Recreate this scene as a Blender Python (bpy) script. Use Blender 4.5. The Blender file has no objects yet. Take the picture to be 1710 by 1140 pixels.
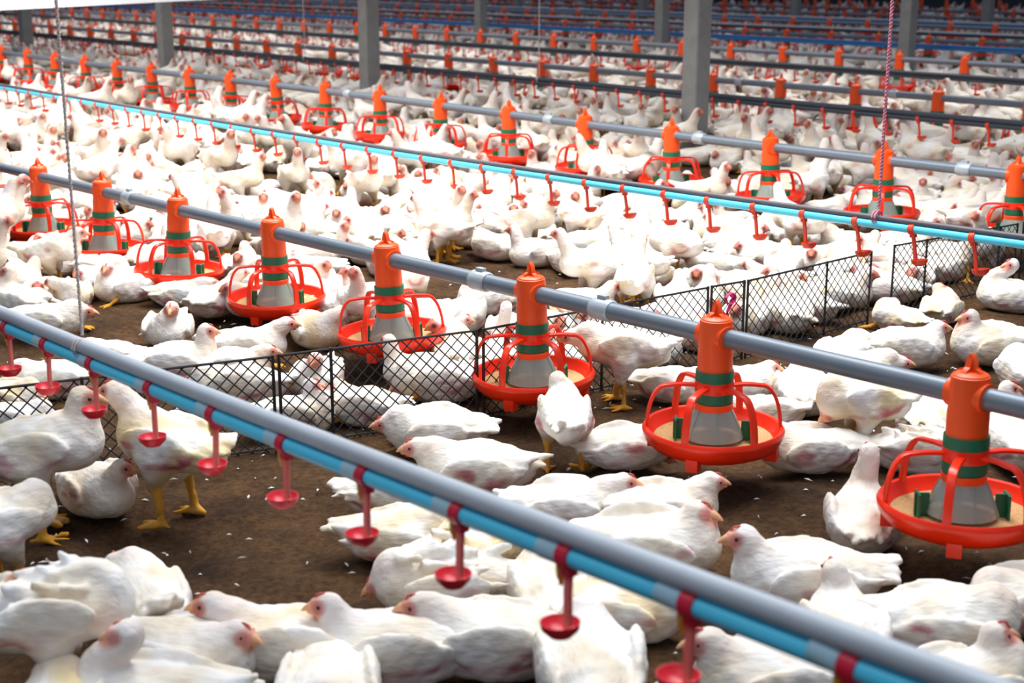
import bpy, bmesh, math, random
import numpy as np
from mathutils import Vector, Matrix

# ------------------------------------------------------------------ camera, world, light, exposure
scene = bpy.context.scene
COL = scene.collection
FPX = 2400.0                      # focal length in pixels of the 1710 x 1140 frame
PITCH = math.atan(628 / 2400)
YAW = math.radians(39.637)        # heading, clockwise from the direction of the feeder rows (+Y)
CAMH = 1.25
cam_data = bpy.data.cameras.new('camera')
cam = bpy.data.objects.new('camera', cam_data)
COL.objects.link(cam)
cam.location = (0, 0, CAMH)
cam.rotation_euler = (math.pi / 2 - PITCH, 0, -YAW)
cam_data.sensor_width = 36.0
cam_data.lens = FPX / 1710 * 36.0
cam_data.clip_end = 300
cam_data.dof.use_dof = True
cam_data.dof.focus_distance = 4.3
cam_data.dof.aperture_fstop = 4.6
scene.camera = cam

scene.view_settings.view_transform = 'Standard'
scene.view_settings.look = 'None'
scene.view_settings.exposure = 0.0
scene.view_settings.gamma = 1.0
scene.view_settings.use_curve_mapping = False

world = bpy.data.worlds.new('world')
scene.world = world
world.use_nodes = True
wn = world.node_tree.nodes
wn['Background'].inputs[0].default_value = (0.62, 0.76, 1.0, 1)
wn['Background'].inputs[1].default_value = 0.28


def area_light(name, x, y, z, sx, sy, power, col=(1, .97, .92), spread=120):
    l = bpy.data.lights.new(name, 'AREA')
    l.shape = 'RECTANGLE'
    l.size, l.size_y, l.energy, l.color = sx, sy, power, col
    l.spread = math.radians(spread)
    o = bpy.data.objects.new(name, l)
    COL.objects.link(o)
    o.location = (x, y, z)
    return o


# translucent roof strips that let the daylight in, then two added fill lamps
area_light('strip_and_fill_light', 3.6, 9.0, 3.6, 1.6, 12.0, 520)
area_light('strip_and_fill_light', 9.8, 14.0, 3.6, 1.4, 26.0, 400)
area_light('strip_and_fill_light', 16.0, 16.0, 3.6, 1.2, 30.0, 110)
area_light('strip_and_fill_light', 3.2, 2.3, 4.2, 2.4, 3.2, 100, (.94, .97, 1))  # added bluish lamp above the foreground, brightens it and sharpens contrast
area_light('strip_and_fill_light', -.4, 1.6, 3.6, 1.2, 9.0, 50, (.95, .98, 1))  # added fill lamp on the camera side, lights drinker and pan fronts

R = np.array([math.cos(YAW), -math.sin(YAW), 0.0])
F = np.array([math.sin(YAW), math.cos(YAW), 0.0])


def ray(px, py):
    r = px - 855.0
    u = 570.0 - py
    fw = FPX * math.cos(PITCH) + u * math.sin(PITCH)
    z = -FPX * math.sin(PITCH) + u * math.cos(PITCH)
    return R * r + F * fw + np.array([0, 0, z])


def at_height(px, py, z):
    d = ray(px, py)
    return d * ((z - CAMH) / d[2]) + np.array([0, 0, CAMH])


def at_row(px, py, x):
    d = ray(px, py)
    return d * (x / d[0]) + np.array([0, 0, CAMH])


def project(p):
    p = np.asarray(p, float) - np.array([0, 0, CAMH])
    r = p @ R
    fh = p @ F
    zc = fh * math.cos(PITCH) - p[..., 2] * math.sin(PITCH)
    uc = fh * math.sin(PITCH) + p[..., 2] * math.cos(PITCH)
    return 855 + FPX * r / zc, 570 - FPX * uc / zc, zc


# ------------------------------------------------------------------ materials
def lin(r, g, b):
    f = lambda c: (c / 255 / 12.92) if c / 255 <= .04045 else ((c / 255 + .055) / 1.055) ** 2.4
    return (f(r), f(g), f(b), 1.0)


def mat(name, col, rough=.5, metal=0, noise=0.0, scale=30, bump=0.0, alpha=1.0, spec=.5, subs=0.0):
    m = bpy.data.materials.new(name)
    m.use_nodes = True
    nt = m.node_tree
    b = nt.nodes['Principled BSDF']
    b.inputs['Base Color'].default_value = col
    b.inputs['Roughness'].default_value = rough
    b.inputs['Metallic'].default_value = metal
    b.inputs['Specular IOR Level'].default_value = spec
    b.inputs['Alpha'].default_value = alpha
    if subs:
        b.inputs['Subsurface Weight'].default_value = subs
        b.inputs['Subsurface Radius'].default_value = (.02, .008, .005)
    tc = nt.nodes.new('ShaderNodeTexCoord')
    if noise:
        n = nt.nodes.new('ShaderNodeTexNoise')
        n.inputs['Scale'].default_value = scale
        n.inputs['Detail'].default_value = 5
        nt.links.new(tc.outputs['Object'], n.inputs['Vector'])
        mx = nt.nodes.new('ShaderNodeMix')
        mx.data_type = 'RGBA'
        mx.inputs['A'].default_value = tuple(c * (1 - noise) for c in col[:3]) + (1,)
        mx.inputs['B'].default_value = tuple(min(1, c * (1 + noise)) for c in col[:3]) + (1,)
        nt.links.new(n.outputs['Fac'], mx.inputs['Factor'])
        nt.links.new(mx.outputs['Result'], b.inputs['Base Color'])
        if bump:
            bp = nt.nodes.new('ShaderNodeBump')
            bp.inputs['Strength'].default_value = bump
            bp.inputs['Distance'].default_value = .004
            nt.links.new(n.outputs['Fac'], bp.inputs['Height'])
            nt.links.new(bp.outputs['Normal'], b.inputs['Normal'])
    return m


M = {}
M['red'] = mat('red_plastic', lin(250, 46, 8), .3, noise=.12, scale=18)
M['orange'] = mat('orange_plastic', lin(255, 84, 14), .4, noise=.12, scale=22)
M['green'] = mat('green_plastic', lin(10, 112, 78), .45, noise=.15, scale=25)
M['hopper'] = mat('clear_hopper_plastic', lin(156, 178, 170), .25, noise=.25, scale=14, alpha=.72)
M['feed'] = mat('feed_mash', lin(205, 160, 110), .95, noise=.35, scale=160, bump=.8)
M['pipe'] = mat('galvanised_pipe', lin(112, 122, 134), .42, metal=.25, noise=.14, scale=9)
M['collar'] = mat('pipe_collar', lin(172, 182, 190), .4, metal=.25, noise=.1, scale=20)
M['blue'] = mat('blue_water_pipe', lin(88, 214, 254), .3, noise=.08, scale=12)
M['blue_dark'] = mat('dark_blue_water_pipe', lin(40, 110, 175), .35, noise=.1, scale=12)
M['saddle'] = mat('pale_blue_saddle', lin(170, 205, 220), .35, noise=.08, scale=30)
M['rail'] = mat('grey_rail', lin(188, 195, 204), .5, metal=.1, noise=.15, scale=10)
M['dark_rail'] = mat('dark_grey_rail', lin(92, 90, 98), .5, noise=.15, scale=10)
M['black_pipe'] = mat('dark_pipe', lin(52, 58, 70), .5, noise=.2, scale=8)
M['crimson'] = mat('crimson_plastic', lin(214, 22, 58), .35, noise=.1, scale=30)
M['pinkred'] = mat('pale_red_plastic', lin(248, 120, 112), .35, noise=.12, scale=30, subs=.2)
M['cupred'] = mat('cup_red_plastic', lin(222, 36, 52), .35, noise=.12, scale=30)
M['cuporange'] = mat('cup_orange_plastic', lin(222, 62, 30), .4, noise=.12, scale=30)
M['nipple'] = mat('yellow_nipple', lin(232, 172, 60), .4, noise=.1, scale=40)
M['post'] = mat('concrete_post', lin(132, 132, 130), .85, noise=.3, scale=9, bump=.5)
M['wire'] = mat('black_wire', lin(30, 28, 32), .55, noise=.2, scale=40)
M['ribbon'] = mat('pink_ribbon', lin(224, 40, 130), .6, noise=.15, scale=30)
M['cord'] = mat('pale_cord', lin(216, 198, 192), .8, noise=.3, scale=90)
M['cord_pink'] = mat('pink_cord', lin(206, 130, 150), .8, noise=.3, scale=90)
M['sheet'] = mat('white_plastic_sheet', lin(242, 246, 250), .6, noise=.04, scale=3)
M['wall'] = mat('dark_green_tarpaulin', lin(44, 58, 62), .8, noise=.3, scale=1.2, bump=.3)
M['beak'] = mat('horn_beak', lin(232, 172, 128), .45, noise=.12, scale=60)
M['eye'] = mat('dark_eye', lin(34, 20, 18), .15)
M['comb'] = mat('red_comb', lin(206, 84, 74), .6, noise=.15, scale=80, subs=.15)
M['fluff'] = mat('loose_feather', lin(226, 224, 220), .9, noise=.1, scale=60)


def plumage_material():
    m = bpy.data.materials.new('white_plumage')
    m.use_nodes = True
    nt = m.node_tree
    b = nt.nodes['Principled BSDF']
    b.inputs['Roughness'].default_value = .85
    b.inputs['Specular IOR Level'].default_value = .15
    at = nt.nodes.new('ShaderNodeAttribute')
    at.attribute_name = 'Col'
    tc = nt.nodes.new('ShaderNodeTexCoord')
    oi = nt.nodes.new('ShaderNodeObjectInfo')
    off = nt.nodes.new('ShaderNodeVectorMath')
    off.operation = 'ADD'
    sc = nt.nodes.new('ShaderNodeVectorMath')
    sc.operation = 'SCALE'
    sc.inputs['Scale'].default_value = 37.0
    cmb = nt.nodes.new('ShaderNodeCombineXYZ')
    for k in 'XYZ':
        nt.links.new(oi.outputs['Random'], cmb.inputs[k])
    nt.links.new(cmb.outputs[0], sc.inputs[0])
    nt.links.new(tc.outputs['Object'], off.inputs[0])
    nt.links.new(sc.outputs[0], off.inputs[1])
    # soiled cream patches
    n = nt.nodes.new('ShaderNodeTexNoise')
    n.inputs['Scale'].default_value = 11
    n.inputs['Detail'].default_value = 4
    n.inputs['Roughness'].default_value = .6
    nt.links.new(off.outputs[0], n.inputs['Vector'])
    rp = nt.nodes.new('ShaderNodeValToRGB')
    rp.color_ramp.elements[0].position = .42
    rp.color_ramp.elements[0].color = (1, 1, 1, 1)
    rp.color_ramp.elements[1].position = .72
    rp.color_ramp.elements[1].color = (.80, .63, .40, 1)
    nt.links.new(n.outputs['Fac'], rp.inputs[0])
    mx = nt.nodes.new('ShaderNodeMix')
    mx.data_type = 'RGBA'
    mx.blend_type = 'MULTIPLY'
    mx.inputs['Factor'].default_value = .55
    nt.links.new(at.outputs['Color'], mx.inputs['A'])
    nt.links.new(rp.outputs['Color'], mx.inputs['B'])
    nt.links.new(mx.outputs['Result'], b.inputs['Base Color'])
    # feather relief, drawn out along the body
    mp = nt.nodes.new('ShaderNodeMapping')
    mp.inputs['Scale'].default_value = (26, 70, 60)
    nt.links.new(off.outputs[0], mp.inputs['Vector'])
    n2 = nt.nodes.new('ShaderNodeTexNoise')
    n2.inputs['Scale'].default_value = 1.0
    n2.inputs['Detail'].default_value = 4
    nt.links.new(mp.outputs[0], n2.inputs['Vector'])
    bp = nt.nodes.new('ShaderNodeBump')
    bp.inputs['Strength'].default_value = .8
    bp.inputs['Distance'].default_value = .006
    nt.links.new(n2.outputs['Fac'], bp.inputs['Height'])
    nt.links.new(bp.outputs['Normal'], b.inputs['Normal'])
    return m


M['plumage'] = plumage_material()


def litter_material():
    m = bpy.data.materials.new('brown_litter')
    m.use_nodes = True
    nt = m.node_tree
    b = nt.nodes['Principled BSDF']
    b.inputs['Roughness'].default_value = .95
    b.inputs['Specular IOR Level'].default_value = .2
    tc = nt.nodes.new('ShaderNodeTexCoord')
    n1 = nt.nodes.new('ShaderNodeTexNoise')
    n1.inputs['Scale'].default_value = 3.2
    n1.inputs['Detail'].default_value = 8
    n1.inputs['Roughness'].default_value = .65
    n2 = nt.nodes.new('ShaderNodeTexNoise')
    n2.inputs['Scale'].default_value = 55
    n2.inputs['Detail'].default_value = 6
    n2.inputs['Roughness'].default_value = .7
    for n in (n1, n2):
        nt.links.new(tc.outputs['Object'], n.inputs['Vector'])
    r1 = nt.nodes.new('ShaderNodeValToRGB')
    e = r1.color_ramp.elements
    e[0].position, e[0].color = .3, lin(46, 31, 21)
    e[1].position, e[1].color = .72, lin(114, 84, 56)
    nt.links.new(n1.outputs['Fac'], r1.inputs[0])
    r2 = nt.nodes.new('ShaderNodeValToRGB')
    e = r2.color_ramp.elements
    e[0].position, e[0].color = .3, (.35, .33, .3, 1)
    e[1].position, e[1].color = .75, (1.35, 1.3, 1.2, 1)
    nt.links.new(n2.outputs['Fac'], r2.inputs[0])
    mx = nt.nodes.new('ShaderNodeMix')
    mx.data_type = 'RGBA'
    mx.blend_type = 'MULTIPLY'
    mx.inputs['Factor'].default_value = 1
    nt.links.new(r1.outputs[0], mx.inputs['A'])
    nt.links.new(r2.outputs[0], mx.inputs['B'])
    nt.links.new(mx.outputs['Result'], b.inputs['Base Color'])
    bp = nt.nodes.new('ShaderNodeBump')
    bp.inputs['Strength'].default_value = .8
    bp.inputs['Distance'].default_value = .02
    nt.links.new(n2.outputs['Fac'], bp.inputs['Height'])
    nt.links.new(bp.outputs['Normal'], b.inputs['Normal'])
    return m


M['litter'] = litter_material()


# ------------------------------------------------------------------ object helpers
def tag(o, label=None, cat=None, group=None, kind=None):
    for k, v in (('label', label), ('category', cat), ('group', group), ('kind', kind)):
        if v:
            o[k] = v
    return o


def link(name, me, material=None, parent=None):
    o = bpy.data.objects.new(name, me)
    COL.objects.link(o)
    if material is not None and me is not None and not me.materials:
        me.materials.append(material)
    if parent is not None:
        o.parent = parent
    return o


def empty(name, loc, rz=0.0):
    o = bpy.data.objects.new(name, None)
    o.empty_display_size = .05
    COL.objects.link(o)
    o.location = loc
    o.rotation_euler = (0, 0, rz)
    return o


def copy_tree(o, parent=None):
    c = o.copy()
    COL.objects.link(c)
    if parent is not None:
        c.parent = parent
    for ch in o.children:
        copy_tree(ch, c)
    return c


class MB:
    """collects shapes and links them as one mesh"""

    def __init__(self):
        self.v, self.f, self.mi = [], [], []

    def add(self, v, f, mi=0):
        o = len(self.v)
        self.v += [tuple(p) for p in v]
        self.f += [tuple(i + o for i in q) for q in f]
        self.mi += [mi] * len(f)

    def box(self, c, s, mi=0, rot=None):
        v = []
        for dx in (-.5, .5):
            for dy in (-.5, .5):
                for dz in (-.5, .5):
                    p = Vector((dx * s[0], dy * s[1], dz * s[2]))
                    if rot is not None:
                        p = rot @ p
                    v.append(p + Vector(c))
        self.add(v, [(0, 1, 3, 2), (4, 6, 7, 5), (0, 4, 5, 1), (2, 3, 7, 6), (0, 2, 6, 4), (1, 5, 7, 3)], mi)

    def lathe(self, prof, n=32, mi=0, c=(0, 0, 0), a0=0.0, a1=None, close=True):
        """prof: list of (radius, z)"""
        full = a1 is None
        steps = n if full else n + 1
        v, f = [], []
        for r, z in prof:
            for k in range(steps):
                a = a0 + (2 * math.pi if full else a1 - a0) * k / n
                v.append((c[0] + r * math.cos(a), c[1] + r * math.sin(a), c[2] + z))
        for i in range(len(prof) - 1):
            for k in range(n):
                k2 = (k + 1) % steps if full else k + 1
                f.append((i * steps + k, i * steps + k2, (i + 1) * steps + k2, (i + 1) * steps + k))
        self.add(v, f, mi)

    def tube(self, pts, r, n=10, mi=0, caps=True, flat=None, up=(0, 0, 1)):
        """swept tube; r may be a list; flat = (width, thickness) makes a strap"""
        pts = [Vector(p) for p in pts]
        rs = r if isinstance(r, (list, tuple)) else [r] * len(pts)
        v, f = [], []
        for i, p in enumerate(pts):
            t = (pts[min(i + 1, len(pts) - 1)] - pts[max(i - 1, 0)]).normalized()
            u = Vector(up)
            s = t.cross(u)
            if s.length < 1e-4:
                s = t.cross(Vector((1, 0, 0)))
            s.normalize()
            w = s.cross(t).normalized()
            for k in range(n):
                a = 2 * math.pi * k / n
                ca, sa = math.cos(a), math.sin(a)
                if flat:
                    ca = math.copysign(abs(ca) ** .5, ca)
                    sa = math.copysign(abs(sa) ** .5, sa)
                    q = p + s * ca * flat[0] * .5 + w * sa * flat[1] * .5
                else:
                    q = p + s * ca * rs[i] + w * sa * rs[i]
                v.append(q)
        m = len(pts)
        for i in range(m - 1):
            for k in range(n):
                k2 = (k + 1) % n
                f.append((i * n + k, i * n + k2, (i + 1) * n + k2, (i + 1) * n + k))
        if caps:
            f.append(tuple(range(n))[::-1])
            f.append(tuple((m - 1) * n + k for k in range(n)))
        self.add(v, f, mi)

    def mesh(self, name, mats, smooth=True):
        me = bpy.data.meshes.new(name)
        me.from_pydata(self.v, [], self.f)
        for m in mats:
            me.materials.append(m)
        me.polygons.foreach_set('material_index', self.mi)
        if smooth:
            me.polygons.foreach_set('use_smooth', [True] * len(self.f))
        me.update()
        bm = bmesh.new()
        bm.from_mesh(me)
        bmesh.ops.recalc_face_normals(bm, faces=bm.faces)
        bm.to_mesh(me)
        bm.free()
        if smooth:
            try:
                me.set_sharp_from_angle(angle=math.radians(42))
            except Exception:
                pass
        return me

    def build(self, name, mats, parent=None, smooth=True):
        if not isinstance(mats, (list, tuple)):
            mats = [mats]
        return link(name, self.mesh(name, mats, smooth), None, parent)


ORD = ('first second third fourth fifth sixth seventh eighth ninth tenth eleventh twelfth thirteenth fourteenth fifteenth sixteenth '
       'seventeenth eighteenth nineteenth twentieth').split()
TENS = {2: 'twenty', 3: 'thirty', 4: 'forty', 5: 'fifty', 6: 'sixty'}
TENTH = {3: 'thirtieth', 4: 'fortieth', 5: 'fiftieth', 6: 'sixtieth'}


def ordinal(n):
    if n <= 20:
        return ORD[n - 1]
    t, u = divmod(n, 10)
    return TENTH[t] if u == 0 else TENS[t] + '-' + ORD[u - 1]


# ------------------------------------------------------------------ setting
rng = random.Random(7)
nprng = np.random.default_rng(11)


def make_floor():
    xs = np.concatenate([np.linspace(-6, 0, 14), np.arange(0.03, 6, .035), np.linspace(6.1, 34, 70)])
    ys = np.concatenate([np.linspace(-6, 0, 14), np.arange(0.03, 8, .035), np.linspace(8.1, 82, 120)])
    X, Y = np.meshgrid(xs, ys, indexing='ij')
    Z = np.zeros_like(X)
    r = np.random.default_rng(3)
    for k in range(26):
        fr = r.uniform(3, 46)
        a = r.uniform(0, 6.28)
        Z += .012 / (1 + fr * .16) * np.sin(fr * (X * math.cos(a) + Y * math.sin(a)) + r.uniform(0, 6.28))
    near = np.clip((7.5 - np.maximum(X - 0, Y - 1)) / 2, 0, 1)
    Z = (Z - .006) * near
    Z = np.minimum(Z, .004)
    v = np.stack([X, Y, Z], -1).reshape(-1, 3)
    nx, ny = len(xs), len(ys)
    i, j = np.meshgrid(np.arange(nx - 1), np.arange(ny - 1), indexing='ij')
    a = (i * ny + j).ravel()
    f = np.stack([a, a + ny, a + ny + 1, a + 1], -1)
    me = quad_mesh('floor', v, f)
    o = link('floor', me, M['litter'])
    o['kind'] = 'structure'


def quad_mesh(name, v, f, col=None, smooth=True):
    me = bpy.data.meshes.new(name)
    v = np.ascontiguousarray(v, np.float32)
    f = np.ascontiguousarray(f, np.int32)
    me.vertices.add(len(v))
    me.vertices.foreach_set('co', v.ravel())
    me.loops.add(f.size)
    me.loops.foreach_set('vertex_index', f.ravel())
    me.polygons.add(len(f))
    me.polygons.foreach_set('loop_start', np.arange(len(f), dtype=np.int32) * 4)
    me.polygons.foreach_set('use_smooth', np.full(len(f), smooth))
    if col is not None:
        a = me.color_attributes.new('Col', 'FLOAT_COLOR', 'POINT')
        c = np.ones((len(v), 4), np.float32)
        c[:, :3] = col
        a.data.foreach_set('color', c.ravel())
    me.update(calc_edges=True)
    me.validate()
    return me


make_floor()
b = MB()
b.box((33.4, 38, 1.6), (.12, 92, 3.2))
o = b.build('wall_right', M['wall'], smooth=False)
o['kind'] = 'structure'
b = MB()
b.box((14, 81, 1.6), (40, .12, 3.2))
o = b.build('wall_back', M['wall'], smooth=False)
o['kind'] = 'structure'

# concrete posts
post_labels = ['tall grey square concrete post, widest one, standing near the centre of the house',
               'grey square concrete post behind the second feeder line, next beyond the widest post',
               'grey square concrete post behind the second feeder line, second beyond the widest post',
               'small pale concrete post under the white plastic sheet, farthest of the front post row']
posts = [(6.95, 6.52 + 3.76 * k, post_labels[k]) for k in range(4)]
for k, y in enumerate((8.95, 12.45, 15.95)):
    posts.append((12.65, y, 'distant grey concrete post of the second post row, %s counted from its near end' % ORD[k]))
for k, y in enumerate((11.9, 15.4, 18.9, 22.4, 25.9)):
    posts.append((18.7, y, 'faint far concrete post of the third post row, %s counted from its near end' % ORD[k]))
for x, y, lab in posts:
    b = MB()
    s = .066
    c = .008
    prof = [(-s + c, -s), (s - c, -s), (s, -s + c), (s, s - c), (s - c, s), (-s + c, s), (-s, s - c), (-s, -s + c)]
    v = [(px, py, z) for z in (-.05, 3.1) for px, py in prof]
    f = [(i, (i + 1) % 8, 8 + (i + 1) % 8, 8 + i) for i in range(8)] + [tuple(range(8))[::-1], tuple(range(8, 16))]
    b.add(v, f)
    o = b.build('concrete_post', M['post'], smooth=False)
    o.location = (x, y, 0)
    tag(o, lab, 'post', 'concrete posts of the house')

# white plastic sheet hung across the house at the far end of the front rows
v, f = [], []
NX = 60
for side in (0, 1):
    for i in range(NX + 1):
        x = -1.0 + 9.5 * i / NX
        for j, z in enumerate((0.0, .05, .6, 1.9)):
            zz = .922 + .030 * (x - 4.1) + z
            yy = 11.0 + .03 * math.sin(x * 5.1) * min(1, .3 + z) + side * .012 + (.02 * (1 if side else -1) if j == 0 else 0)
            v.append((x, yy, zz))
n1 = (NX + 1) * 4
for side in (0, 1):
    for i in range(NX):
        for j in range(3):
            a = side * n1 + i * 4 + j
            f.append((a, a + 4, a + 5, a + 1))
for i in range(NX):
    f.append((i * 4, i * 4 + 4, n1 + i * 4 + 4, n1 + i * 4))
    f.append((i * 4 + 3, i * 4 + 7, n1 + i * 4 + 7, n1 + i * 4 + 3))
b = MB()
b.add(v, f)
o = b.build('plastic_curtain', M['sheet'])
tag(o, 'white plastic sheet hanging across the rows above the far feeders', 'curtain')


# ------------------------------------------------------------------ feeder lines
def poly_z(coef, lo, hi):
    return lambda y: sum(c * min(max(y, lo), hi) ** (len(coef) - 1 - i) for i, c in enumerate(coef))


Z1 = poly_z((3.84e-4, -.0207, .4278), 0, 8)
Z2 = lambda y: .39 + .006 * math.sin(y * .9)
ROWS = [(2.53, Z1), (5.5, Z2), (8.37, lambda y: .395), (11.1, lambda y: .43), (14.0, lambda y: .44), (17.1, lambda y: .45),
        (20.1, lambda y: .45), (23.0, lambda y: .45), (26.0, lambda y: .45), (29.0, lambda y: .45)]
row_words = ['nearest', 'second', 'third', 'fourth', 'fifth', 'sixth', 'seventh', 'eighth', 'ninth', 'tenth']


def feed_pipe(x, zf, y0, y1, r, label, collars=()):
    b = MB()
    ys = np.linspace(y0, y1, 60 if y1 - y0 > 12 else 40)
    b.tube([(x, y, zf(y)) for y in ys], r, 20)
    o = b.build('feed_pipe', M['pipe'])
    tag(o, label, 'pipe', 'grey feed pipes')
    for y in collars:
        c = MB()
        c.tube([(x, y + d, zf(y + d)) for d in (-.035, -.03, .03, .035)], [r + .002, r + .006, r + .006, r + .002], 20)
        c.box((x, y, zf(y) + r + .008), (.016, .03, .014))
        c.build('coupling', M['collar'], o)
    return o


colY = [at_row(px, py, 2.53)[1] for px, py in ((217, 333), (803, 463), (1007, 510))]
feed_pipe(2.53, Z1, -.5, 16, .0235, 'thick grey feed pipe of the nearest feeder line, crossing above the wire panels', colY)
feed_pipe(5.5, Z2, 1.5, 40, .0235, 'pale grey feed pipe of the second feeder line, behind the blue drinker pipe', [3.55, 5.12, 6.3, 8.4, 10.8])
feed_pipe(8.37, ROWS[2][1], 3.0, 48, .0235, 'grey feed pipe of the third feeder line, behind the widest post', [6.0, 7.4])
for k in range(3, 8):
    feed_pipe(ROWS[k][0], ROWS[k][1], 4, 60, .024, 'distant grey feed pipe of the %s feeder line counted from the near one' % row_words[k])


def feeder_parts(n=40):
    """meshes of one pan feeder; origin on the pipe axis, which runs along y"""
    P = {}
    zr = -.232                                      # rim of the pan
    b = MB()
    b.lathe([(.001, zr - .052), (.08, zr - .052), (.112, zr - .047), (.15, zr - .022), (.158, zr - .006), (.163, zr + .004), (.170, zr + .006), (.175, zr - .002),
             (.174, zr - .010), (.168, zr - .026), (.152, zr - .044), (.122, zr - .057), (.08, zr - .060), (.001, zr - .060)], n)
    for a in (.6, 2.2, 3.7, 5.3):                   # tabs under the rim
        b.box((.148 * math.cos(a), .148 * math.sin(a), zr - .05), (.03, .03, .03), rot=Matrix.Rotation(a, 3, 'Z'))
    P['pan'] = b.mesh('pan', [M['red']])
    b = MB()
    b.lathe([(.001, zr - .030), (.07, zr - .032), (.11, zr - .034), (.138, zr - .028), (.146, zr - .024)], n)
    P['feed'] = b.mesh('feed', [M['feed']])
    b = MB()
    zt = zr + .107
    for k in range(6):
        a = k * math.pi / 3 + .454
        pts = []
        for t in np.linspace(0, 1, 15):
            if t < .4:
                rr, z = .040 + (t / .4) * .078, zt + .003 * math.sin(t / .4 * 3.14)
            else:
                q = (t - .4) / .6
                rr, z = .118 + .046 * math.sin(q * 1.571), zt - (zt - zr) * (1 - math.cos(q * 1.571))
            pts.append((rr * math.cos(a), rr * math.sin(a), z))
        b.tube(pts, .008, 10, flat=(.019, .009))
    b.lathe([(.040, zt - .014), (.047, zt - .014), (.049, zt), (.047, zt + .014), (.040, zt + .014)], n)
    P['grill'] = b.mesh('grill', [M['red']])
    b = MB()
    b.lathe([(.03, -.085), (.043, -.085), (.043, -.04), (.041, -.02), (.041, .02), (.039, .04), (.034, .043), (.026, .044)], n)
    b.lathe([(.040, -.15), (.0405, -.085)], n)
    b.tube([(0, -.045, 0), (0, -.038, 0), (0, .038, 0), (0, .045, 0)], [.031, .031, .031, .031], 20)
    P['tube'] = b.mesh('tube', [M['orange']])
    b = MB()                                        # clamp cap with its pointed fin
    b.lathe([(.037, .036), (.036, .044), (.025, .050), (.001, .052)], n)
    v = [(-.006, y, z) for y, z in ((-.030, .042), (.030, .042), (.026, .052), (.012, .058), (.009, .078), (.0, .088), (-.010, .078), (-.014, .058), (-.026, .052))]
    m = len(v)
    v += [(.006, y, z) for _x, y, z in v]
    b.add(v, [tuple(range(m))[::-1], tuple(range(m, 2 * m))] + [(i, (i + 1) % m, m + (i + 1) % m, m + i) for i in range(m)])
    v = [(x, -.006, z) for x, z in ((-.030, .042), (.030, .042), (.024, .054), (.012, .060), (.006, .08), (-.006, .08), (-.012, .060), (-.024, .054))]
    m = len(v)
    v += [(x, .006, z) for x, _y, z in v]
    b.add(v, [tuple(range(m)), tuple(range(m, 2 * m))[::-1]] + [(i, (i + 1) % m, m + (i + 1) % m, m + i) for i in range(m)])
    P['cap'] = b.mesh('cap', [M['orange']])
    b = MB()
    b.lathe([(.040, -.114), (.0465, -.114), (.047, -.10), (.0465, -.085), (.040, -.085)], n)
    P['collar_ring'] = b.mesh('collar_ring', [M['green']])
    b = MB()
    b.lathe([(.040, -.163), (.046, -.163), (.0465, -.15), (.046, -.138), (.040, -.138)], n)
    b.lathe([(.043, -.185), (.043, -.163)], n)
    for a in (2.44, 5.58, .87):                     # green gates that stand out from the hopper
        rot = Matrix.Rotation(a, 3, 'Z')
        b.box((.083 * math.cos(a), .083 * math.sin(a), zr - .006), (.030, .006, .050), rot=rot)
        b.box((.092 * math.cos(a), .092 * math.sin(a), zr - .006), (.005, .044, .052), rot=rot)
    P['gate_ring'] = b.mesh('gate_ring', [M['green']])
    b = MB()
    b.lathe([(.0435, -.184), (.0455, -.184), (.0465, -.178), (.0465, -.168), (.0445, -.166), (.0435, -.166)], n)
    P['level_window'] = b.mesh('level_window', [M['orange']])
    b = MB()
    b.lathe([(.042, -.176), (.046, -.184), (.056, -.205), (.068, zr - .002), (.074, zr - .022), (.071, zr - .022), (.065, zr - .002), (.053, -.205), (.043, -.184)], n)
    for k in range(6):
        a = k * math.pi / 3
        b.tube([(.0455 * math.cos(a), .0455 * math.sin(a), -.182), (.0565 * math.cos(a), .0565 * math.sin(a), -.205), (.0745 * math.cos(a), .0745 * math.sin(a), zr - .022)], .0022, 6)
    P['hopper'] = b.mesh('hopper', [M['hopper']])
    return P


FEED_GROUP = 'red pan feeders hanging from the feed pipes'
FP = feeder_parts()


def make_feeder():
    root = empty('pan_feeder', (0, 0, 0))
    for k in ('pan', 'feed', 'grill', 'tube', 'cap', 'collar_ring', 'gate_ring', 'level_window', 'hopper'):
        link(k, FP[k], None, root)
    return root


feeder0 = make_feeder()
used0 = False


def place_feeder(x, y, z, rz, tilt, label):
    global used0
    o = feeder0 if not used0 else copy_tree(feeder0)
    used0 = True
    o.location = (x, y, z)
    o.rotation_euler = (tilt[0], tilt[1], rz)
    tag(o, label, 'feeder', FEED_GROUP)
    return o


F1Y = [.88, 1.58, 2.28, 2.97, 3.67, 4.37, 5.09, 5.78, 6.47, 7.17]
f1_lab = ['red pan feeder of the nearest line, cut off by the frame edge',
          'largest red pan feeder of the nearest line, with a hen upright beside its pan',
          'red pan feeder of the nearest line with hens resting on both sides of its pan',
          'red pan feeder of the nearest line with two hens standing and eating at it',
          'red pan feeder of the nearest line, beside the wire panels, bare soil in front',
          'red pan feeder of the nearest line above the hen facing its pan from below',
          'red pan feeder of the nearest line above a shaded hen lying under it',
          'red pan feeder of the nearest line, behind the taut vertical cord',
          'red pan feeder of the nearest line, second last at the far end, hen in front',
          'red pan feeder at the far end of the nearest line, half out of view']
FEEDERS = []
for i, y in enumerate(F1Y):
    if i == 0:
        continue
    dz = Z1(y)
    place_feeder(2.53, y, dz, rng.uniform(-.15, .15), (rng.uniform(-.035, .035), rng.uniform(-.035, .035)), f1_lab[i])
    FEEDERS.append((2.53, y))
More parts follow.
